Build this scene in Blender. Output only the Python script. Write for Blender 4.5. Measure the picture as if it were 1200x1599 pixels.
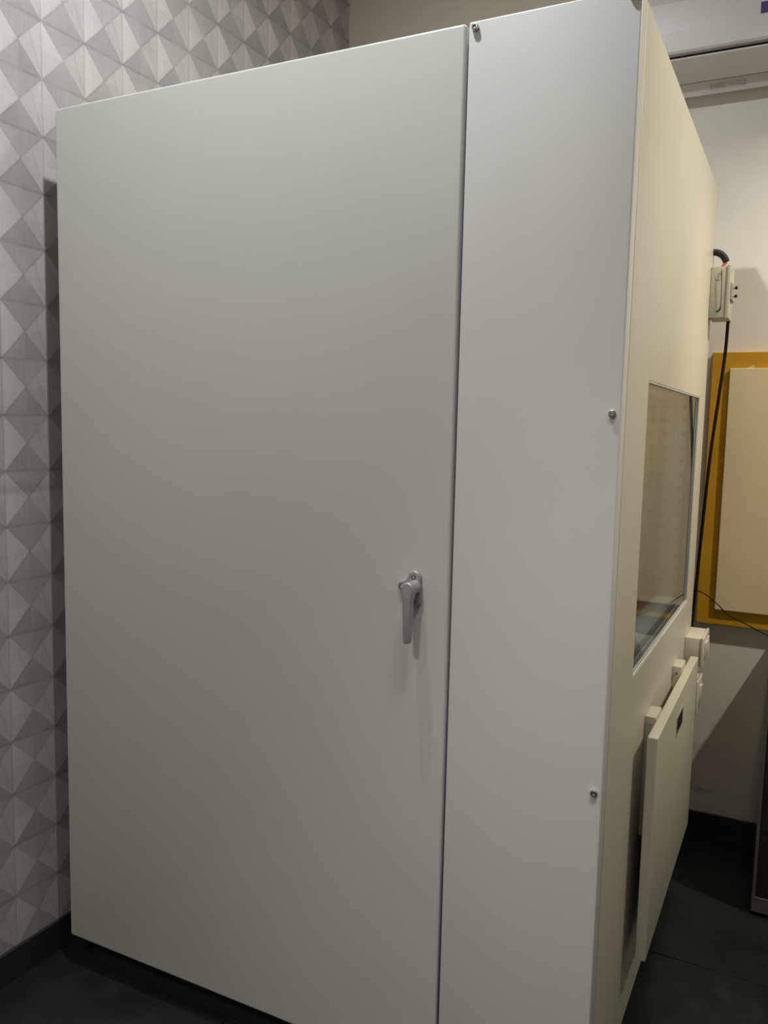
import bpy, bmesh, math, random
from mathutils import Vector, Matrix
random.seed(7)
for o in list(bpy.data.objects):
    bpy.data.objects.remove(o)
sc = bpy.context.scene
COL = sc.collection

# ------------------------------------------------------------------ camera
ZC = 1.4938
R = Matrix(((0.89133408, 0.06769523, -0.44826433),
            (0.4528162, -0.08510383, 0.887533),
            (0.02193274, -0.99406976, -0.10650944)))
cd = bpy.data.cameras.new('camera'); cam = bpy.data.objects.new('camera', cd); COL.objects.link(cam)
cd.sensor_fit = 'VERTICAL'; cd.sensor_height = 36.0; cd.lens = 1300.0 * 36.0 / 1599.0
cd.clip_start = 0.02; cd.clip_end = 50
cx_, cy_, cz_ = R.col[0], -R.col[1], -R.col[2]
cam.matrix_world = Matrix(((cx_[0], cy_[0], cz_[0], 0), (cx_[1], cy_[1], cz_[1], 0), (cx_[2], cy_[2], cz_[2], ZC), (0, 0, 0, 1)))
sc.camera = cam

# ------------------------------------------------------------------ world, exposure, lamps
w = bpy.data.worlds.new('world'); sc.world = w; w.use_nodes = True
w.node_tree.nodes['Background'].inputs[0].default_value = (0.9, 0.95, 1, 1)
w.node_tree.nodes['Background'].inputs[1].default_value = 0.05
vs = sc.view_settings
vs.view_transform = 'Standard'; vs.look = 'None'; vs.gamma = 1.0; vs.use_curve_mapping = False
vs.exposure = 0.0
CEIL = 3.40
# unseen ceiling spots: x, y, watts, colour, full cone (deg), blend, lamp radius, point aimed at (None = straight down)
LAMPS = [(-0.92, 1.18, 96.0, (0.93, 0.985, 0.98), 174, 0.6, 0.035, None),                # in front of the booth door
         (-0.15, 0.75, 440.0, (1.0, 0.92, 0.91), 60, 1.0, 0.30, None),                   # added narrow beam, brightens the lower fixed panel
         (1.20, 2.25, 165.0, (1.0, 0.945, 0.77), 57, 1.0, 0.05, (-0.30, 1.95, 1.92)),     # warm lamp beside the booth, split into two beams shaped to fade low down
         (1.20, 2.25, 200.0, (1.0, 0.93, 0.75), 60, 1.0, 0.04, (0.12, 3.14, 1.36)),
         (0.10, 2.30, 26.0, (1.0, 0.82, 0.76), 100, 0.6, 0.06, None),                    # unseen weak fill over the aisle
         (-0.9, -0.9, 172.0, (1.0, 0.94, 0.86), 165, 0.9, 0.15, None)]                   # unseen fill behind the camera
for i, (lx, ly, pw, colr, cone, bl, rad, aim) in enumerate(LAMPS):
    ld = bpy.data.lights.new('unseen_spot', 'SPOT'); lo = bpy.data.objects.new('unseen_spot', ld); COL.objects.link(lo)
    ld.energy = pw; ld.color = colr; ld.spot_size = math.radians(cone); ld.spot_blend = bl; ld.shadow_soft_size = rad
    lo.location = (lx, ly, CEIL - 0.03)
    if aim: lo.rotation_euler = (Vector(aim) - lo.location).to_track_quat('-Z', 'Y').to_euler()

# ------------------------------------------------------------------ node helper
class NT:
    def __init__(s, name):
        s.m = bpy.data.materials.new(name); s.m.use_nodes = True
        s.t = s.m.node_tree; s.n = s.t.nodes; s.l = s.t.links
        s.b = s.n['Principled BSDF']; s.out = s.n['Material Output']
    def put(s, sock, v):
        if isinstance(v, (int, float)): sock.default_value = v
        elif isinstance(v, (tuple, list)): sock.default_value = tuple(v) if len(v) == len(sock.default_value) else tuple(v) + (1,)
        else: s.l.new(v, sock)
    def m_(s, op, a, b=0.0, c=0.0):
        n = s.n.new('ShaderNodeMath'); n.operation = op
        s.put(n.inputs[0], a); s.put(n.inputs[1], b); s.put(n.inputs[2], c)
        return n.outputs[0]
    def pos(s):
        g = s.n.new('ShaderNodeNewGeometry'); return g.outputs['Position']
    def xyz(s, v):
        n = s.n.new('ShaderNodeSeparateXYZ'); s.l.new(v, n.inputs[0]); return n.outputs
    def vec(s, x, y, z):
        n = s.n.new('ShaderNodeCombineXYZ')
        for i, q in enumerate((x, y, z)): s.put(n.inputs[i], q)
        return n.outputs[0]
    def scale(s, v, t):
        n = s.n.new('ShaderNodeVectorMath'); n.operation = 'MULTIPLY'; s.l.new(v, n.inputs[0]); n.inputs[1].default_value = t; return n.outputs[0]
    def noise(s, v, sc_, det=3, rough=0.5):
        n = s.n.new('ShaderNodeTexNoise'); s.put(n.inputs['Vector'], v); n.inputs['Scale'].default_value = sc_
        n.inputs['Detail'].default_value = det; n.inputs['Roughness'].default_value = rough; return n.outputs[0]
    def white(s, v):
        n = s.n.new('ShaderNodeTexWhiteNoise'); s.l.new(v, n.inputs['Vector']); return n.outputs['Value']
    def mix(s, f, a, b):
        n = s.n.new('ShaderNodeMix'); n.data_type = 'RGBA'
        s.put(n.inputs[0], f); s.put(n.inputs[6], a); s.put(n.inputs[7], b); return n.outputs[2]
    def ramp(s, v, lo, hi, a=0.0, b=1.0):
        n = s.n.new('ShaderNodeMapRange'); n.interpolation_type = 'SMOOTHSTEP'; s.put(n.inputs[0], v)
        n.inputs[1].default_value = lo; n.inputs[2].default_value = hi; n.inputs[3].default_value = a; n.inputs[4].default_value = b
        return n.outputs[0]
    def mulc(s, col, f):
        n = s.n.new('ShaderNodeVectorMath'); n.operation = 'SCALE'; s.put(n.inputs[0], col); s.put(n.inputs[3], f); return n.outputs[0]
    def bump(s, h, st, d):
        n = s.n.new('ShaderNodeBump'); n.inputs['Strength'].default_value = st; n.inputs['Distance'].default_value = d
        s.l.new(h, n.inputs['Height']); s.l.new(n.outputs[0], s.b.inputs['Normal'])
    def set(s, col=None, rough=None, metal=None, spec=None):
        if col is not None: s.put(s.b.inputs['Base Color'], col)
        if rough is not None: s.put(s.b.inputs['Roughness'], rough)
        if metal is not None: s.put(s.b.inputs['Metallic'], metal)
        if spec is not None: s.put(s.b.inputs['Specular IOR Level'], spec)
        return s.m

def simple(name, col, rough, metal=0.0, var=0.05, sc_=6.0, bump=0.0, bsc=400.0, spec=0.5):
    t = NT(name); p = t.pos()
    f = t.ramp(t.noise(p, sc_, 4, 0.6), 0.3, 0.7, 1 - var, 1 + var)
    t.set(t.mulc(col, f), rough, metal, spec)
    if bump: t.bump(t.noise(p, bsc, 2), bump, 0.0006)
    return t.m

M = {}
M['booth'] = simple('booth_powder_coat', (0.60, 0.60, 0.565), 0.42, var=0.012, sc_=3, bump=0.12, bsc=900, spec=0.35)
M['booth_brightened'] = simple('brightened_booth_coat', (0.655, 0.645, 0.62), 0.42, var=0.012, sc_=3, bump=0.12, bsc=900, spec=0.35)  # booth coat lightened: brightness step beside the door put into the colour
M['booth_warmed'] = simple('warmed_booth_coat', (0.64, 0.61, 0.505), 0.42, var=0.012, sc_=3, bump=0.12, bsc=900, spec=0.35)  # same booth paint with the warm lamp tone mixed into the colour
M['white_plastic'] = simple('white_plastic', (0.66, 0.62, 0.54), 0.4, var=0.02)
M['box_grey'] = simple('aged_cream_plastic', (0.53, 0.51, 0.42), 0.45, var=0.03, sc_=30)
M['table'] = simple('table_coat', (0.55, 0.53, 0.43), 0.45, var=0.015, sc_=4, spec=0.3)
M['ac'] = simple('air_conditioner_plastic', (0.60, 0.57, 0.575), 0.35, var=0.02)
M['black'] = simple('black_rubber', (0.012, 0.011, 0.010), 0.6, var=0.2)
M['cable'] = simple('brown_black_cable', (0.016, 0.008, 0.004), 0.85, var=0.2, spec=0.15)
M['scrap'] = simple('masking_tape', (0.62, 0.45, 0.20), 0.7, var=0.05)
M['gap'] = simple('dark_gasket', (0.02, 0.018, 0.016), 0.8, var=0.1)
M['base'] = simple('black_base', (0.010, 0.009, 0.008), 0.8, var=0.1)
M['skirt'] = simple('dark_skirting', (0.030, 0.027, 0.026), 0.5, var=0.15)
M['handle'] = simple('satin_grey_handle', (0.42, 0.41, 0.40), 0.42, 0.5, var=0.05, sc_=60, bump=0.15, bsc=1500)
M['steel'] = simple('zinc_steel', (0.55, 0.55, 0.55), 0.28, 1.0, var=0.1, sc_=80)
M['alu'] = simple('aluminium', (0.72, 0.72, 0.72), 0.3, 0.9, var=0.05, sc_=60)
M['bead'] = simple('pale_glazing_bead', (0.80, 0.80, 0.78), 0.3, 0.2, var=0.03)
M['spacer'] = simple('blue_grey_spacer', (0.16, 0.18, 0.22), 0.3, 0.7, var=0.08, sc_=40)
M['yellow'] = simple('ochre_frame', (0.52, 0.27, 0.004), 0.65, var=0.08, sc_=9)
M['red'] = simple('red_tape', (0.45, 0.05, 0.04), 0.5, var=0.1)
M['purple'] = simple('purple_sticker', (0.045, 0.016, 0.14), 0.4, var=0.05)
M['greyprint'] = simple('grey_label_print', (0.36, 0.34, 0.31), 0.6, var=0.05)
M['labelp'] = simple('pale_label', (0.54, 0.515, 0.49), 0.5, var=0.03)
M['greypl'] = simple('grey_plate', (0.40, 0.38, 0.34), 0.5, var=0.05)
M['cabinet'] = simple('dark_laminate', (0.020, 0.012, 0.008), 0.45, var=0.25, sc_=12)
M['carpet'] = simple('booth_carpet', (0.16, 0.165, 0.18), 0.95, var=0.15, sc_=60)
M['edging'] = simple('grey_edging', (0.13, 0.12, 0.115), 0.4, var=0.1)
M['ceil'] = simple('ceiling_paint', (0.82, 0.81, 0.79), 0.9, var=0.02)
M['room'] = simple('room_paint', (0.62, 0.59, 0.55), 0.9, var=0.03)
M['lens'] = simple('lamp_lens', (0.8, 0.8, 0.78), 0.5)

def mat_wall():
    t = NT('painted_back_wall'); p = t.pos()
    f = t.ramp(t.noise(p, 2.2, 5, 0.6), 0.3, 0.72, 0.93, 1.03)
    sm = t.ramp(t.noise(t.scale(p, (2.0, 1, 7.0)), 2.4, 5, 0.65), 0.60, 0.78, 0.0, 1.0)
    z = t.xyz(p)[2]
    low = t.ramp(z, 0.2, 0.6, 1.0, 0.0)                       # scuffs from feet and chairs, only low on the wall
    f = t.m_('MULTIPLY', f, t.m_('SUBTRACT', 1.0, t.m_('MULTIPLY', t.m_('MULTIPLY', sm, low), 0.35)))
    t.set(t.mulc((0.74, 0.70, 0.63), f), 0.75)
    t.bump(t.noise(p, 160, 3), 0.25, 0.001)
    return t.m
M['wall'] = mat_wall()

def mat_wallpaper():
    t = NT('geometric_wallpaper'); p = t.pos(); X, Y, Z = t.xyz(p)
    PER = 0.1413
    u = t.m_('DIVIDE', t.m_('SUBTRACT', Y, 1.5735), PER); v = t.m_('DIVIDE', t.m_('SUBTRACT', Z, 0.2204), PER)
    a = t.m_('ADD', u, v); b = t.m_('SUBTRACT', u, v)
    fa = t.m_('FLOOR', a); fb = t.m_('FLOOR', b)
    par = t.m_('MULTIPLY', t.m_('FRACT', t.m_('MULTIPLY', t.m_('ADD', fa, fb), 0.5)), 2.0)   # 0 dark diamond, 1 light
    par = t.m_('GREATER_THAN', par, 0.5)
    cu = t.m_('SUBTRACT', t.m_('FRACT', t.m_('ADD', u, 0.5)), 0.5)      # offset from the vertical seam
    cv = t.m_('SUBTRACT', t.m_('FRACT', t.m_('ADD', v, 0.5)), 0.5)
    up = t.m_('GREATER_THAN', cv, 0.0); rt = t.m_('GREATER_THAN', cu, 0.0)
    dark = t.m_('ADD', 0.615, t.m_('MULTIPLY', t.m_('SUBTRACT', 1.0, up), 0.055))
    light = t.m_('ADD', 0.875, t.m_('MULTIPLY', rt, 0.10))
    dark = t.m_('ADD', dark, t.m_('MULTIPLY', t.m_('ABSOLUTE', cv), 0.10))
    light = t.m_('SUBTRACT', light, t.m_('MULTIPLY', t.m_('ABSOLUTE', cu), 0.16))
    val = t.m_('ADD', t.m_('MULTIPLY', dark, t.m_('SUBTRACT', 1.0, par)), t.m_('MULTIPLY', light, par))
    rnd = t.white(t.vec(fa, fb, t.m_('ADD', t.m_('MULTIPLY', up, 0.37), t.m_('MULTIPLY', rt, 0.61))))
    val = t.m_('MULTIPLY', val, t.m_('ADD', 0.94, t.m_('MULTIPLY', rnd, 0.12)))
    # printed fold lines
    def line(dist, wd, amt, mask=None):
        k = t.ramp(dist, wd * 0.4, wd, amt, 0.0)
        if mask is not None: k = t.m_('MULTIPLY', k, mask)
        return t.m_('SUBTRACT', 1.0, k)
    wob = t.m_('MULTIPLY', t.m_('SUBTRACT', t.noise(p, 25, 2), 0.5), 0.03)
    bl = t.m_('ABSOLUTE', t.m_('ADD', t.m_('SUBTRACT', t.m_('FRACT', t.m_('ADD', b, 0.5)), 0.5), wob))
    al = t.m_('ABSOLUTE', t.m_('ADD', t.m_('SUBTRACT', t.m_('FRACT', t.m_('ADD', a, 0.5)), 0.5), wob))
    fade = t.ramp(t.noise(p, 14, 2), 0.35, 0.6, 0.25, 1.0)
    val = t.m_('MULTIPLY', val, line(bl, 0.045, 0.16, fade))
    val = t.m_('MULTIPLY', val, line(al, 0.04, 0.07, fade))
    val = t.m_('MULTIPLY', val, line(t.m_('ABSOLUTE', t.m_('ADD', cu, wob)), 0.028, 0.16, par))
    val = t.m_('MULTIPLY', val, line(t.m_('ABSOLUTE', t.m_('ADD', cv, wob)), 0.035, 0.16, t.m_('MULTIPLY', t.m_('SUBTRACT', 1.0, par), fade)))
    # slanting sub-fold inside the light diamonds, left half
    sub = t.m_('ABSOLUTE', t.m_('SUBTRACT', t.m_('ADD', t.m_('MULTIPLY', cu, 2.6), t.m_('FRACT', v)), 0.05))
    val = t.m_('MULTIPLY', val, line(sub, 0.10, 0.09, t.m_('MULTIPLY', par, t.m_('SUBTRACT', 1.0, rt))))
    # woven linen streaks
    st1 = t.noise(t.vec(0.0, t.m_('MULTIPLY', Y, 420.0), t.m_('MULTIPLY', Z, 14.0)), 1.0, 3, 0.6)
    st2 = t.noise(t.vec(3.0, t.m_('MULTIPLY', Y, 22.0), t.m_('MULTIPLY', Z, 520.0)), 1.0, 3, 0.6)
    lin = t.m_('ADD', t.m_('MULTIPLY', t.m_('SUBTRACT', st1, 0.5), 0.34), t.m_('MULTIPLY', t.m_('SUBTRACT', st2, 0.5), 0.34))
    val = t.m_('MULTIPLY', val, t.m_('ADD', 1.0, lin))
    blot = t.ramp(t.noise(p, 5, 3), 0.3, 0.7, 0.95, 1.04)
    val = t.m_('MULTIPLY', val, blot)
    # soft darker horizontal band across the wallpaper
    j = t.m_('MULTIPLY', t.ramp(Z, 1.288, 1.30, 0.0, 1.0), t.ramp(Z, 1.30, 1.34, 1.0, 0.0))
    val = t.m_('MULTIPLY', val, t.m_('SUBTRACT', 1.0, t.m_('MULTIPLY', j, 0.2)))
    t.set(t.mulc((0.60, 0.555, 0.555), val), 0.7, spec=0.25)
    t.bump(t.m_('ADD', t.m_('ADD', st1, st2), t.m_('MULTIPLY', val, 1.5)), 0.25, 0.0006)
    return t.m
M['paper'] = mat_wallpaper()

def mat_tile():
    t = NT('slate_floor_tile'); p = t.pos()
    oi = t.n.new('ShaderNodeObjectInfo')
    f = t.m_('ADD', t.ramp(t.noise(p, 7, 6, 0.65), 0.3, 0.7, 0.75, 1.2), t.m_('MULTIPLY', t.m_('SUBTRACT', oi.outputs['Random'], 0.5), 0.12))
    t.set(t.mulc((0.0150, 0.0182, 0.0185), f), t.ramp(t.noise(p, 12, 4), 0.3, 0.7, 0.32, 0.5), spec=0.4)
    t.bump(t.noise(p, 90, 4), 0.2, 0.001)
    return t.m
M['tile'] = mat_tile()
M['grout'] = simple('dark_grout', (0.010, 0.010, 0.010), 0.9)

def mat_board():
    t = NT('pinboard_sheet'); p = t.pos()
    f = t.ramp(t.noise(t.scale(p, (1, 1, 0.6)), 5, 4, 0.6), 0.3, 0.7, 0.95, 1.04)
    t.set(t.mulc((0.72, 0.60, 0.39), f), 0.55)
    return t.m
M['sheet'] = mat_board()

def mat_lining():
    t = NT('perforated_lining'); p = t.pos(); X, Y, Z = t.xyz(p)
    def d(q): return t.m_('SUBTRACT', t.m_('FRACT', t.m_('MULTIPLY', q, 24.0)), 0.5)
    h = t.m_('ADD', X, Y)
    r = t.m_('SQRT', t.m_('ADD', t.m_('POWER', d(h), 2.0), t.m_('POWER', d(Z), 2.0)))
    f = t.ramp(r, 0.14, 0.2, 0.35, 1.0)
    t.set(t.mulc((0.62, 0.63, 0.62), f), 0.6)
    return t.m
M['lining'] = mat_lining()

def mat_glass():
    t = NT('window_glass')
    g = t.n.new('ShaderNodeNewGeometry')
    dt = t.n.new('ShaderNodeVectorMath'); dt.operation = 'DOT_PRODUCT'
    t.l.new(g.outputs['Normal'], dt.inputs[0]); t.l.new(g.outputs['Incoming'], dt.inputs[1])
    c = t.m_('ABSOLUTE', dt.outputs['Value'])
    F = t.m_('ADD', 0.04, t.m_('MULTIPLY', t.m_('POWER', t.m_('SUBTRACT', 1.0, c), 5.0), 0.96))
    tr = t.n.new('ShaderNodeBsdfTransparent'); tr.inputs[0].default_value = (0.88, 0.91, 0.93, 1)
    gl = t.n.new('ShaderNodeBsdfGlossy'); gl.inputs['Roughness'].default_value = 0.01; gl.inputs[0].default_value = (0.95, 0.97, 0.97, 1)
    mx = t.n.new('ShaderNodeMixShader'); t.l.new(F, mx.inputs[0]); t.l.new(tr.outputs[0], mx.inputs[1]); t.l.new(gl.outputs[0], mx.inputs[2])
    t.l.new(mx.outputs[0], t.out.inputs['Surface']); t.n.remove(t.b)
    return t.m
M['glass'] = mat_glass()

# ------------------------------------------------------------------ mesh helpers (vertices given in world metres)
def wloc(o):
    v = Vector((0, 0, 0))
    while o is not None:
        v = v + o.location; o = o.parent
    return v
def obj(name, bm, mat, parent=None, smooth=False):
    bmesh.ops.recalc_face_normals(bm, faces=bm.faces)
    xs = [v.co for v in bm.verts]
    lo = Vector([min(c[i] for c in xs) for i in range(3)]); hi = Vector([max(c[i] for c in xs) for i in range(3)])
    org = Vector(((lo.x + hi.x) / 2, (lo.y + hi.y) / 2, lo.z))
    for v in bm.verts: v.co -= org
    me = bpy.data.meshes.new(name); bm.to_mesh(me); bm.free()
    for pl in me.polygons: pl.use_smooth = smooth
    o = bpy.data.objects.new(name, me); COL.objects.link(o)
    mats = mat if isinstance(mat, list) else [mat]
    for q in mats: me.materials.append(M[q])
    if parent is not None: o.parent = parent
    o.location = org - (wloc(parent) if parent is not None else Vector((0, 0, 0)))
    if smooth:
        try:
            me.set_sharp_from_angle(angle=math.radians(38))
        except Exception: pass
    return o
def empty(name, loc):
    o = bpy.data.objects.new(name, None); COL.objects.link(o); o.location = loc; o.empty_display_size = 0.05; return o
def tag(o, label=None, cat=None, group=None, kind=None):
    if label: o['label'] = label
    if cat: o['category'] = cat
    if group: o['group'] = group
    if kind: o['kind'] = kind
    return o
def addbox(bm, a, b, bev=0.0, seg=2):
    x0, y0, z0 = a; x1, y1, z1 = b
    vs_ = [bm.verts.new(c) for c in ((x0, y0, z0), (x1, y0, z0), (x1, y1, z0), (x0, y1, z0), (x0, y0, z1), (x1, y0, z1), (x1, y1, z1), (x0, y1, z1))]
    fs = [bm.faces.new([vs_[i] for i in q]) for q in ((0, 3, 2, 1), (4, 5, 6, 7), (0, 1, 5, 4), (1, 2, 6, 5), (2, 3, 7, 6), (3, 0, 4, 7))]
    if bev > 0:
        es = {e for f in fs for e in f.edges}
        bmesh.ops.bevel(bm, geom=list(es), offset=bev, segments=seg, profile=0.5, affect='EDGES')
    return bm
def box(a, b, bev=0.0, seg=2): return addbox(bmesh.new(), a, b, bev, seg)
def prism(pts, fn, t0, t1, bev=0.0, seg=2):
    """extrude a 2-D outline; fn(p, q, t) -> world"""
    bm = bmesh.new()
    A = [bm.verts.new(fn(p[0], p[1], t0)) for p in pts]; B = [bm.verts.new(fn(p[0], p[1], t1)) for p in pts]
    f1 = bm.faces.new(A); f2 = bm.faces.new(B[::-1]); n = len(pts)
    for i in range(n): bm.faces.new((A[i], B[i], B[(i + 1) % n], A[(i + 1) % n]))
    if bev:
        bmesh.ops.recalc_face_normals(bm, faces=bm.faces)
        bmesh.ops.bevel(bm, geom=list({e for f in (f1, f2) for e in f.edges}), offset=bev, segments=seg, profile=0.5, affect='EDGES')
    return bm
def lathe(prof, c, ax, n=24, bm=None):
    """prof: (radius, offset along ax) list, closed at both ends"""
    bm = bm or bmesh.new(); ax = Vector(ax).normalized(); c = Vector(c)
    s = ax.orthogonal().normalized(); t = ax.cross(s)
    rings = []
    for r, h in prof:
        rings.append([bm.verts.new(c + ax * h + (s * math.cos(2 * math.pi * i / n) + t * math.sin(2 * math.pi * i / n)) * r) for i in range(n)])
    for k in range(len(rings) - 1):
        for i in range(n): bm.faces.new((rings[k][i], rings[k][(i + 1) % n], rings[k + 1][(i + 1) % n], rings[k + 1][i]))
    bm.faces.new(rings[0][::-1]); bm.faces.new(rings[-1])
    return bm
def spline(pts, n=8):
    P = [Vector(p) for p in pts]; P = [P[0] * 2 - P[1]] + P + [P[-1] * 2 - P[-2]]; out = []
    for i in range(1, len(P) - 2):
        for k in range(n):
            t = k / n; a, b, c, d = P[i - 1], P[i], P[i + 1], P[i + 2]
            out.append(0.5 * ((2 * b) + (c - a) * t + (2 * a - 5 * b + 4 * c - d) * t * t + (3 * b - a - 3 * c + d) * t ** 3))
    out.append(P[-2]); return out
def tube(path, rad, n=10, bm=None):
    bm = bm or bmesh.new(); rings = []; up = None
    for i, p in enumerate(path):
        d = (path[min(i + 1, len(path) - 1)] - path[max(i - 1, 0)]).normalized()
        if up is None: up = d.orthogonal().normalized()
        up = (up - d * up.dot(d)).normalized(); q = d.cross(up)
        r = rad(i) if callable(rad) else rad
        rings.append([bm.verts.new(p + (up * math.cos(2 * math.pi * k / n) + q * math.sin(2 * math.pi * k / n)) * r) for k in range(n)])
    for a, b in zip(rings, rings[1:]):
        for k in range(n): bm.faces.new((a[k], a[(k + 1) % n], b[(k + 1) % n], b[k]))
    bm.faces.new(rings[0][::-1]); bm.faces.new(rings[-1]); return bm
def screw(name, c, ax, r, parent, mat='steel'):
    return obj(name, lathe([(r, 0), (r, r * 0.62), (r * 0.93, r * 0.85), (r * 0.78, r * 0.95), (r * 0.5, r * 0.95), (r * 0.46, r * 0.45), (0.0004, r * 0.42)], c, ax, 20), mat, parent, True)

# ------------------------------------------------------------------ the room
XL, XR, YN, YB = -1.794, 2.6, -2.6, 3.14
floor = tag(obj('floor', box((XL - 0.1, YN - 0.1, -0.12), (XR + 0.1, YB + 0.1, -0.004)), 'grout'), kind='structure')
TS = 0.8; g = 0.002; tile_me = None
for i in range(-1, 6):
    for j in range(-4, 4):
        x0 = -2.0 + TS * i; y0 = 1.564 + TS * j
        a0, a1 = max(x0, XL), min(x0 + TS, XR); b0, b1 = max(y0, YN), min(y0 + TS, YB)
        if a1 - a0 < 0.02 or b1 - b0 < 0.02: continue
        whole = abs(a1 - a0 - TS) < 1e-6 and abs(b1 - b0 - TS) < 1e-6
        if whole and tile_me is not None:
            o = bpy.data.objects.new('tile', tile_me); COL.objects.link(o); o.parent = floor
            o.location = Vector(((a0 + a1) / 2, (b0 + b1) / 2, -0.004)) - floor.location
        else:
            o = obj('tile', box((a0 + g, b0 + g, -0.004), (a1 - g, b1 - g, 0.0), 0.0006, 1), 'tile', floor)
            if whole: tile_me = o.data
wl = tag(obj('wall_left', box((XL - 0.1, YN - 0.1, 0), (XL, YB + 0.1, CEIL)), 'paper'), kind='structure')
wb = tag(obj('wall_back', box((XL, YB, 0), (XR + 0.1, YB + 0.1, CEIL)), 'wall'), kind='structure')
tag(obj('wall_right', box((XR, YN - 0.1, 0), (XR + 0.1, YB, CEIL)), 'room'), kind='structure')
tag(obj('wall_front', box((XL, YN - 0.1, 0), (XR, YN, CEIL)), 'room'), kind='structure')
ceiling = tag(obj('ceiling', box((XL - 0.1, YN - 0.1, CEIL), (XR + 0.1, YB + 0.1, CEIL + 0.1)), 'ceil'), kind='structure')
for (lx, ly) in sorted({(q[0], q[1]) for q in LAMPS}):
    obj('unseen_spot_trim', lathe([(0.05, 0), (0.065, 0.0), (0.063, 0.008), (0.055, 0.012), (0.05, 0.008)], (lx, ly, CEIL), (0, 0, -1), 24), 'ceil', ceiling, True)  # trim rings at every unseen spot, the added ones included
tag(obj('baseboard_left', box((XL, YN, 0), (XL + 0.010, YB, 0.0855), 0.002), 'skirt'), kind='structure')
tag(obj('baseboard_back', box((XL + 0.011, YB - 0.012, 0), (XR, YB, 0.105), 0.002), 'skirt'), kind='structure')

# ------------------------------------------------------------------ the sound booth
X0, X1, Y0, Y1, Z0, Z1 = -1.700, -0.3006, 1.5272, 2.852, 0.09, 2.24
T = 0.08; FT = 0.042
booth = tag(empty('sound_booth', ((X0 + X1) / 2, (Y0 + Y1) / 2, 0)), 'big cream metal sound booth with lever-handled door and side window', 'booth')
XG0, XG1 = -0.6222, -0.6160
# door leaf with soft rounded edges
door = obj('door', box((X0, Y0, Z0), (XG0, Y0 + FT, Z1), 0.006, 4), 'booth', booth, True)
panel = obj('front_panel', box((XG1, Y0, Z0), (X1, Y0 + FT, Z1), 0.0035, 3), 'booth_brightened', booth, True)
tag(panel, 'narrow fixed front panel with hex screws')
# frame behind the door leaf and the panel
bm = box((X0 + 0.006, Y0 + FT + 0.001, Z0), (X1 - 0.004, Y0 + FT + 0.011, Z1 - 0.004))
obj('door_seal', bm, 'gap', booth)
# side wall with the window opening, built as one frame
WY0, WY1, WZ0, WZ1 = 1.794, 2.703, 0.962, 1.593
SY0 = Y0 + FT + 0.0032
bm = bmesh.new()
def ringframe(bm, y0, y1, z0, z1, a0, a1, b0, b1, xa, xb):
    o_ = [(y0, z0), (y1, z0), (y1, z1), (y0, z1)]; i_ = [(a0, b0), (a1, b0), (a1, b1), (a0, b1)]
    V = {}
    for k, x in (('A', xa), ('B', xb)):
        for n_, s_ in (('o', o_), ('i', i_)):
            V[k + n_] = [bm.verts.new((x, p[0], p[1])) for p in s_]
    for k in range(4):
        q = (k + 1) % 4
        bm.faces.new((V['Ao'][k], V['Ao'][q], V['Ai'][q], V['Ai'][k]))
        bm.faces.new((V['Bo'][k], V['Bi'][k], V['Bi'][q], V['Bo'][q]))
        bm.faces.new((V['Ao'][k], V['Bo'][k], V['Bo'][q], V['Ao'][q]))
        bm.faces.new((V['Ai'][k], V['Ai'][q], V['Bi'][q], V['Bi'][k]))
ringframe(bm, SY0, Y1, Z0, Z1 - 0.002, WY0, WY1, WZ0, WZ1, X1, X1 - T)
outer = [e for e in bm.edges if all(abs(v.co.x - X1) < 1e-5 for v in e.verts) and not all(WY0 - 1e-4 <= v.co.y <= WY1 + 1e-4 and WZ0 - 1e-4 <= v.co.z <= WZ1 + 1e-4 for v in e.verts) and sum(1 for v in e.verts if v.co.y < SY0 + 1e-4 or v.co.y > Y1 - 1e-4) == 2]
bmesh.ops.bevel(bm, geom=outer, offset=0.003, segments=3, profile=0.5, affect='EDGES')
side = obj('side_panel', bm, 'booth_warmed', booth, True)
# window: outer and inner panes, spacer reveal, bright bead
e1 = 0.0005
bm = bmesh.new(); ringframe(bm, WY0 + e1, WY1 - e1, WZ0 + e1, WZ1 - e1, WY0 + 0.006, WY1 - 0.006, WZ0 + 0.006, WZ1 - 0.006, X1 - 0.012, X1 - 0.034)
win = obj('window_reveal', bm, 'spacer', side)
bm = bmesh.new(); ringframe(bm, WY0 + e1, WY1 - e1, WZ0 + e1, WZ1 - e1, WY0 + 0.010, WY1 - 0.010, WZ0 + 0.010, WZ1 - 0.010, X1 - 0.035, X1 - T + 0.001)
obj('inner_jamb', bm, 'lining', side)
bm = bmesh.new(); ringframe(bm, WY0 + e1, WY1 - e1, WZ0 + e1, WZ1 - e1, WY0 + 0.004, WY1 - 0.004, WZ0 + 0.004, WZ1 - 0.004, X1 - 0.001, X1 - 0.004)
obj('glazing_bead', bm, 'bead', side)
obj('window_pane', box((X1 - 0.011, WY0 + e1, WZ0 + e1), (X1 - 0.005, WY1 - e1, WZ1 - e1)), 'glass', side)
obj('window_pane', box((X1 - 0.068, WY0 + 0.011, WZ0 + 0.011), (X1 - 0.063, WY1 - 0.011, WZ1 - 0.011)), 'glass', side)
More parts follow.
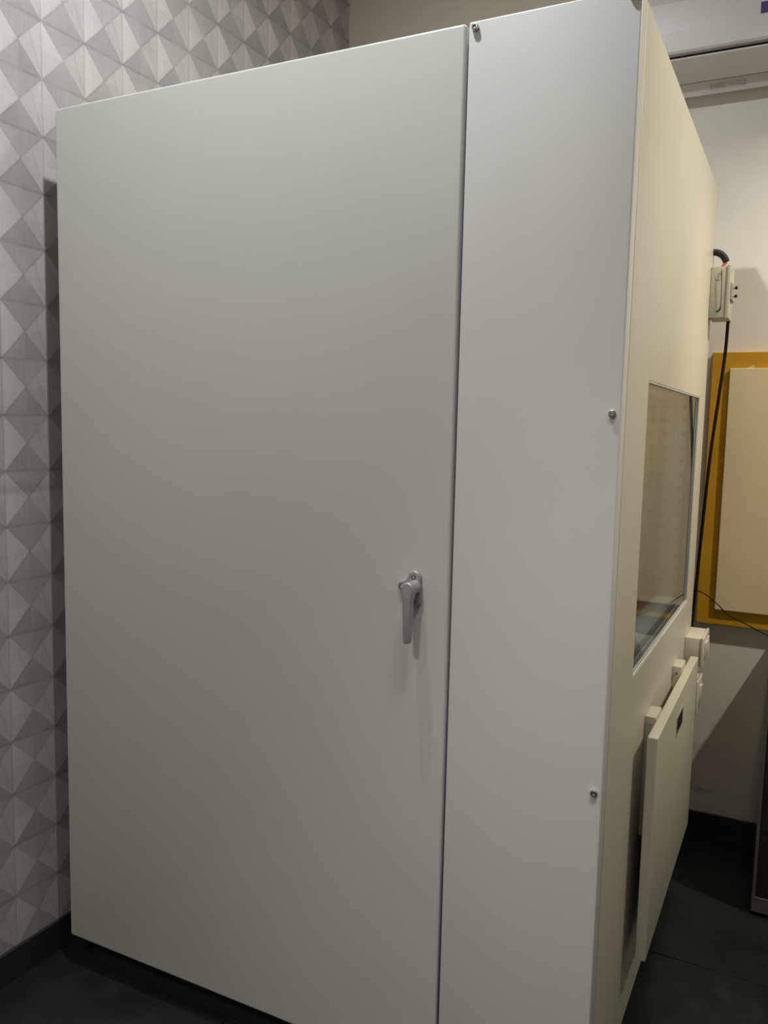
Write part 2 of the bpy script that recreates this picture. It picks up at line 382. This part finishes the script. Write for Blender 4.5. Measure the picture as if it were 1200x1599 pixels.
# remaining shell
obj('side_panel', box((X0 + 0.004, SY0 + 0.012, Z0), (X0 + T, Y1 - T - 0.001, Z1 - 0.003)), ['booth_warmed'], booth)
obj('back_panel', box((X0 + 0.004, Y1 - T, Z0), (X1 - T - 0.001, Y1, Z1 - 0.003)), 'booth_warmed', booth)
obj('roof_panel', box((X0 + T + 0.001, SY0 + 0.012, Z1 - T), (X1 - T - 0.001, Y1 - T - 0.001, Z1 - 0.004)), 'booth_warmed', booth)
obj('booth_floor', box((X0 + T + 0.001, SY0 + 0.012, Z0), (X1 - T - 0.001, Y1 - T - 0.001, Z0 + 0.05)), 'carpet', booth)
ix0, ix1, iy0, iy1, iz0, iz1 = X0 + T + 0.002, X1 - T - 0.002, SY0 + 0.013, Y1 - T - 0.002, Z0 + 0.051, Z1 - T - 0.001
obj('inner_lining', box((ix0, iy0, iz0), (ix0 + 0.02, iy1, iz1)), 'lining', booth)
obj('inner_lining', box((ix0 + 0.021, iy1 - 0.02, iz0), (ix1, iy1, iz1)), 'lining', booth)
obj('inner_lining', box((ix0 + 0.021, iy0, iz0), (ix1, iy0 + 0.02, iz1)), 'lining', booth)
obj('base_frame', box((X0 + 0.04, Y0 + 0.045, 0.0), (X1 - 0.02, Y1 - 0.02, Z0)), 'base', booth)
# panel screws
for sx, sz in ((-0.6025, 2.2275), (-0.3165, 2.2275), (-0.3163, 1.5195), (-0.3145, 0.810), (-0.3145, 0.115)):
    screw('screw', (sx, Y0, sz), (0, -1, 0), 0.0068, panel)
# door handle
HX, HZ = -0.6955, 1.1590
def arc(cx, cz, r, a0, a1, n):
    return [(cx + r * math.cos(math.radians(a0 + (a1 - a0) * k / n)), cz + r * math.sin(math.radians(a0 + (a1 - a0) * k / n))) for k in range(n + 1)]
pts = arc(0, 0.0225, 0.0145, 0, 150, 10) + [(-0.0165, 0.018), (-0.021, 0.0155)] + arc(-0.0265, 0.0035, 0.0105, 100, 262, 9) + [(-0.018, -0.0125), (-0.0148, -0.019)] + arc(0, -0.0235, 0.0145, 180, 360, 12)
FNXZ = lambda p, q, t: (HX + p, Y0 - t, HZ + q)
hp = obj('handle_plate', prism(pts, FNXZ, 0.0, 0.009, 0.0025, 3), 'handle', door, True)
for dx, dz in ((-0.001, 0.0245), (-0.0270, 0.0035), (-0.001, -0.0255)):
    obj('screw_recess', lathe([(0.0050, 0.0085), (0.0050, 0.0093)], (HX + dx, Y0, HZ + dz), (0, -1, 0), 18), 'gap', door)
    obj('handle_screw', lathe([(0.0034, 0.0085), (0.0034, 0.0097), (0.0028, 0.0101), (0.0022, 0.0101), (0.0018, 0.0096), (0.0003, 0.0095)], (HX + dx, Y0, HZ + dz), (0, -1, 0), 18), 'steel', door, True)
obj('handle_boss', lathe([(0.0145, 0.0088), (0.0142, 0.016), (0.0132, 0.022), (0.0125, 0.027), (0.0122, 0.034)], (HX + 0.002, Y0, HZ + 0.004), (0, -1, 0), 28), 'handle', door, True)
lp = arc(0, 0, 0.0148, 20, 160, 12) + [(-0.0146, -0.006), (-0.0136, -0.0125), (-0.0116, -0.019), (-0.0105, -0.028)] + arc(0.0, -0.1045, 0.0078, 184, 356, 10) + [(0.0105, -0.028), (0.0116, -0.019), (0.0136, -0.0125), (0.0146, -0.006)]
bm = prism([(p * 1.0, q) for p, q in lp], lambda p, q, t: (HX + 0.002 + p * (1.0 if t < 0.04 else 0.90), Y0 - t, HZ + 0.004 + q * (1.0 if t < 0.04 else 0.985)), 0.031, 0.046, 0.003, 3)
obj('handle_lever', bm, 'handle', door, True)

# ------------------------------------------------------------------ fold-down table on the booth side
TX = X1 + 0.0265; TTH = 0.0235; TY0, TY1, TZ0, TZ1 = 1.868, 2.625, 0.283, 0.8115
table = tag(empty('folding_table', (X1 + 0.03, (TY0 + TY1) / 2, TZ0)), 'white fold-down table hanging flat below the booth window', 'table')
bm = box((TX, TY0, TZ0), (TX + TTH, TY1, TZ1), 0.003, 3)
top_ = obj('table_top', bm, 'table', table, True)
obj('finger_slot', box((TX + TTH - 0.001, 2.190, 0.712), (TX + TTH + 0.0006, 2.300, 0.754)), 'black', top_)
bm = bmesh.new(); ringframe(bm, 2.180, 2.310, 0.704, 0.762, 2.190, 2.300, 0.712, 0.754, TX + TTH - 0.0005, TX + TTH + 0.0008)
obj('slot_rim', bm, 'table', top_)
for by, bz in ((1.992, 0.8165), (2.435, 0.825)):
    br = obj('bracket', box((X1, by, 0.52), (X1 + 0.026, by + 0.085, bz), 0.002, 2), 'table', table, True)
    screw('screw', (X1 + 0.0125, by, bz - 0.018), (0, -1, 0), 0.0038, br)
    obj('hinge_arm', prism([(0, 0), (0.02, 0), (0.02, 0.02), (0, 0.02)], lambda p, q, t: (X1 + 0.003 + p, by + 0.03 + t, 0.34 + q * 8), 0, 0.004), 'gap', table)

# ------------------------------------------------------------------ electrical boxes
def wallbox(name, label, y0, y1, z0, z1, dep, rockers):
    t = tag(empty(name, (X1 + dep / 2, (y0 + y1) / 2, z0)), label, 'switch box')
    obj('back_box', box((X1, y0, z0), (X1 + dep - 0.009, y1, z1), 0.003, 3), 'white_plastic', t, True)
    cv = obj('cover_plate', box((X1 + dep - 0.0088, y0 - 0.003, z0 - 0.003), (X1 + dep, y1 + 0.003, z1 + 0.003), 0.004, 3), 'white_plastic', t, True)
    for (a, b, tilt) in rockers:
        bm = box((X1 + dep - 0.001, a, z0 + 0.018), (X1 + dep + 0.005, b, z1 - 0.016), 0.001, 2)
        zc = (z0 + z1) / 2
        for v in bm.verts:
            if v.co.x > X1 + dep + 0.002: v.co.x += tilt * (v.co.z - zc) / (z1 - z0)
        obj('rocker', bm, 'white_plastic', cv, True)
    return t
wallbox('twin_socket_box', 'larger upper white surface-mounted switch box on booth side under cable', 2.695, 2.845, 0.762, 0.852, 0.057, ((2.712, 2.762, 0.006), (2.775, 2.828, -0.006)))
b2 = wallbox('socket_box', 'smaller lower white switch box half hidden behind folded table', 2.732, 2.838, 0.598, 0.702, 0.046, ((2.752, 2.785, 0.003),))
obj('switch_nub', lathe([(0.004, 0), (0.004, 0.004), (0.003, 0.006)], (X1 + 0.046, 2.815, 0.672), (1, 0, 0), 14), 'white_plastic', b2, True)

# junction box near the top rear corner
JY0, JY1, JZ0, JZ1 = 2.790, 2.850, 1.838, 1.992
jb = tag(empty('junction_box', (X1 + 0.025, (JY0 + JY1) / 2, JZ0)), 'grey-cream junction box with two black knobs beside the rear booth edge', 'junction box')
obj('box_body', box((X1 + 0.0006, JY0, JZ0), (X1 + 0.0465, JY1 + 0.055, JZ1), 0.002, 2), 'box_grey', jb, True)
ld_ = obj('box_lid', box((X1 + 0.0468, JY0 - 0.003, JZ0 - 0.003), (X1 + 0.058, JY1 + 0.058, JZ1 + 0.004), 0.003, 3), 'box_grey', jb, True)
obj('knockout', lathe([(0.011, 0), (0.011, 0.0012), (0.0095, 0.0014), (0.009, 0.0006)], (X1 + 0.024, JY0, JZ1 - 0.030), (0, -1, 0), 22), 'box_grey', jb, True)
for zz in (JZ1 - 0.012, JZ0 + 0.012):
    obj('lid_screw', lathe([(0.003, 0), (0.003, 0.0012), (0.002, 0.0016)], (X1 + 0.058, JY0 + 0.02, zz), (1, 0, 0), 14), 'greypl', ld_, True)
pl = obj('knob_plate', box((X1 + 0.0578, JY0 + 0.004, 1.892), (X1 + 0.0640, JY1 + 0.03, 1.942), 0.001, 1), 'greypl', jb)
for zz in (1.930, 1.905):
    kb = obj('knob', lathe([(0.0045, 0.006), (0.0052, 0.007), (0.0052, 0.011), (0.0035, 0.013)], (X1 + 0.064, JY0 + 0.03, zz), (1, 0, 0), 14), 'black', jb, True)
    obj('knob_stem', lathe([(0.0035, 0), (0.0035, 0.0062)], (X1 + 0.064, JY0 + 0.03, zz), (1, 0, 0), 12), 'greypl', kb, True)

# black conduit elbow, red tape and thin wire
cn = tag(empty('conduit_elbow', (X1, 2.828, 2.0)), 'short black corrugated conduit elbow with red tape above junction box', 'conduit')
arcp = []
for k in range(41):
    a = math.radians(95 - 78 * k / 40)
    arcp.append(Vector((X1 - 0.004 + 0.040 * math.cos(a) + 0.004, 2.826, 1.999 + 0.043 * math.sin(a))))
obj('sleeve', tube(arcp, lambda i: 0.0098 + (0.0007 if (i // 2) % 2 else 0.0), 14), 'black', cn, True)
e0 = arcp[-1]
pth = [e0 + Vector((0.0, 0, 0.004)), e0 + Vector((-0.005, -0.004, -0.010)), e0 + Vector((-0.010, -0.010, -0.020))]
obj('red_tape', tube(pth, lambda i: (0.006, 0.0045, 0.005)[i], 10), 'red', cn, True)
wp = spline([e0 + Vector((-0.008, -0.030, -0.018)), e0 + Vector((-0.006, -0.0415, -0.05)), e0 + Vector((-0.004, -0.0415, -0.10)), (X1 + 0.034, JY0 - 0.005, 1.875), (X1 + 0.0335, JY0 - 0.004, 1.866), (X1 + 0.029, JY0 - 0.003, 1.859), (X1 + 0.022, JY0 - 0.002, 1.855)], 6)
nw = len(wp)
tag(obj('thin_wire', tube(wp, lambda i: 0.0011 if i < nw * 0.62 else 0.0021, 8), 'black', None, True), 'thin black wire end hanging in front of the junction box', 'wire')

# thick cable from the junction box down behind the booth edge
tc = spline([(-0.2495, 2.872, 1.842), (-0.2525, 2.872, 1.73), (-0.2645, 2.876, 1.58), (-0.2790, 2.885, 1.40), (-0.2905, 2.90, 1.17), (-0.300, 2.912, 0.96), (-0.3075, 2.918, 0.80), (-0.32, 2.925, 0.5), (-0.335, 2.93, 0.12), (-0.36, 2.95, 0.0075), (-0.5, 2.99, 0.0075)], 8)
tag(obj('power_cable', tube(tc, 0.0050, 10), 'cable', None, True), 'thick black cable dropping from junction box along rear booth edge', 'cable')

# ------------------------------------------------------------------ pinboard on the back wall
BX0, BX1, BZ0, BZ1 = -0.3130, 0.95, 0.8105, 1.7600; FW = 0.052; BD = 0.026
pb = tag(empty('pin_board', ((BX0 + BX1) / 2, YB - BD / 2, BZ0)), 'pale pin board with ochre yellow frame on the back wall', 'notice board')
obj('backing_panel', box((BX0, YB - BD, BZ0), (BX1, YB - 0.0005, BZ1), 0.0015, 1), 'yellow', pb)
SD = 0.013
obj('front_sheet', box((-0.2535, YB - BD - SD, 0.866), (BX1 - 0.06, YB - BD - 0.0002, 1.7045), 0.0015, 1), 'sheet', pb)
# scrap of paper tape left on the top bar
tp = [(-0.203, 1.704), (-0.198, 1.7085), (-0.191, 1.711), (-0.187, 1.716), (-0.181, 1.715), (-0.178, 1.711), (-0.176, 1.7045)]
obj('tape_scrap', prism(tp, lambda p, q, t: (p, YB - t, q), BD - 0.001, BD + 0.0012), 'scrap', pb)

# thin cable running across to the right
pc = spline([(-0.36, 2.93, 0.945), (-0.318, 2.965, 0.947), (-0.303, 3.0, 0.945), (-0.272, 3.0, 0.932), (-0.245, 3.0, 0.912), (-0.229, 3.0, 0.899), (-0.206, 3.0, 0.876), (-0.173, 3.0, 0.860), (-0.140, 3.0, 0.847), (-0.108, 3.0, 0.832), (-0.072, 3.0, 0.818), (0.0, 3.0, 0.795), (0.10, 2.99, 0.7855), (0.30, 2.95, 0.7845), (0.5, 2.9, 0.7845)], 6)
tag(obj('thin_cable', tube(pc, 0.0019, 8), 'cable', None, True), 'thin dark wire drooping across the yellow board frame', 'wire')

# ------------------------------------------------------------------ low dark cabinet at the right edge
KX0, KX1, KY0, KY1, KH = -0.060, 0.78, 2.705, 3.125, 0.782
cb = tag(empty('low_cabinet', ((KX0 + KX1) / 2, (KY0 + KY1) / 2, 0)), 'dark low cabinet with grey edging by the back wall', 'cabinet')
obj('carcass', box((KX0 + 0.001, KY0 + 0.02, 0.015), (KX1 - 0.001, KY1, KH - 0.025)), 'cabinet', cb)
obj('cabinet_top', box((KX0, KY0, KH - 0.024), (KX1, KY1, KH), 0.002), 'edging', cb)
obj('plinth_rail', box((KX0, KY0, 0.012), (KX1, KY0 + 0.019, 0.060), 0.001, 1), 'edging', cb)
for x in (KX0, KX1 - 0.010):
    obj('edge_strip', box((x, KY0, 0.061), (x + 0.010, KY0 + 0.019, KH - 0.025), 0.001, 1), 'edging', cb)
mx_ = (KX0 + KX1) / 2
for a, b in ((KX0 + 0.011, mx_ - 0.001), (mx_ + 0.001, KX1 - 0.011)):
    dr = obj('cabinet_door', box((a, KY0 + 0.003, 0.062), (b, KY0 + 0.019, KH - 0.026), 0.001, 1), 'cabinet', cb)
    hx = b - 0.05 if a < mx_ - 0.1 else a + 0.05
    obj('door_pull', tube(spline([(hx, KY0 + 0.003, 0.46), (hx, KY0 - 0.018, 0.465), (hx, KY0 - 0.018, 0.575), (hx, KY0 + 0.003, 0.58)], 5), 0.004, 8), 'alu', dr, True)
for x in (KX0 + 0.05, KX1 - 0.05):
    for y in (KY0 + 0.05, KY1 - 0.05):
        obj('foot', lathe([(0.015, 0), (0.015, 0.0155)], (x, y, 0), (0, 0, 1), 14), 'black', cb)

# ------------------------------------------------------------------ air conditioner above
AX0, AX1 = -0.74, 0.16
ac = tag(empty('air_conditioner', ((AX0 + AX1) / 2, 3.04, 2.63)), 'white wall-mounted air conditioner with purple sticker above the board', 'air conditioner')
FNYZ = lambda p, q, t: (t, p, q)
body = [(3.1385, 2.629), (3.12, 2.620), (3.088, 2.6115), (3.062, 2.648), (2.958, 2.700), (2.955, 2.94), (2.99, 2.955), (3.1385, 2.955)]
obj('unit_body', prism(body, FNYZ, AX0, AX1, 0.004, 2), 'ac', ac)
obj('vent_gap', prism([(3.0635, 2.6455), (3.0458, 2.6425), (3.0455, 2.6475), (2.950, 2.6965), (2.955, 2.7015)], FNYZ, AX0 + 0.02, AX1 - 0.02), 'gap', ac)
obj('louver_flap', prism([(3.046, 2.647), (3.046, 2.6405), (3.0, 2.6555), (2.944, 2.6800), (2.946, 2.686), (3.0, 2.665)], FNYZ, AX0 + 0.022, AX1 - 0.022), 'ac', ac)
fp = [(2.956, 2.6945), (2.934, 2.6965), (2.928, 2.702), (2.922, 2.76), (2.922, 2.85), (2.930, 2.92), (2.945, 2.948), (2.956, 2.951)]
obj('front_cover', prism(fp, FNYZ, AX0 + 0.001, AX1 - 0.001, 0.002, 1), 'ac', ac, False)
obj('purple_sticker', box((-0.2180, 2.9205, 2.768), (-0.150, 2.9225, 2.801)), 'purple', ac)
# faint rating label on the underside
def under(px, s, h):      # s runs from the wall side (0) to the louver (1)
    y = 3.088 - 0.026 * s; z = 2.6115 + 0.0365 * s
    return (px, y - h * 0.81, z - h * 0.58)
def under_plate(name, xa, xb, s0, s1, h0, h1, mat, par):
    bm = bmesh.new(); V = [bm.verts.new(under(x, s, h)) for h in (h0, h1) for (x, s) in ((xa, s0), (xb, s0), (xb, s1), (xa, s1))]
    for q in ((0, 1, 2, 3), (4, 7, 6, 5), (0, 4, 5, 1), (1, 5, 6, 2), (2, 6, 7, 3), (3, 7, 4, 0)): bm.faces.new([V[i] for i in q])
    return obj(name, bm, mat, par)
lab = under_plate('rating_label', -0.372, -0.258, 0.22, 0.74, -0.0003, 0.0005, 'labelp', ac)
for xa, xb, s in ((-0.368, -0.364, None), (-0.356, -0.322, 0.74), (-0.356, -0.330, 0.56), (-0.358, -0.326, 0.34), (-0.290, -0.268, 0.78), (-0.282, -0.264, 0.36), (-0.264, -0.261, None), (-0.312, -0.296, 0.62)):
    s0, s1 = (0.27, 0.70) if s is None else (0.14 + 0.62 * s, 0.14 + 0.62 * s + 0.055)
    under_plate('print_line', xa, xb, s0, s1, 0.0004, 0.0008, 'greyprint', lab)
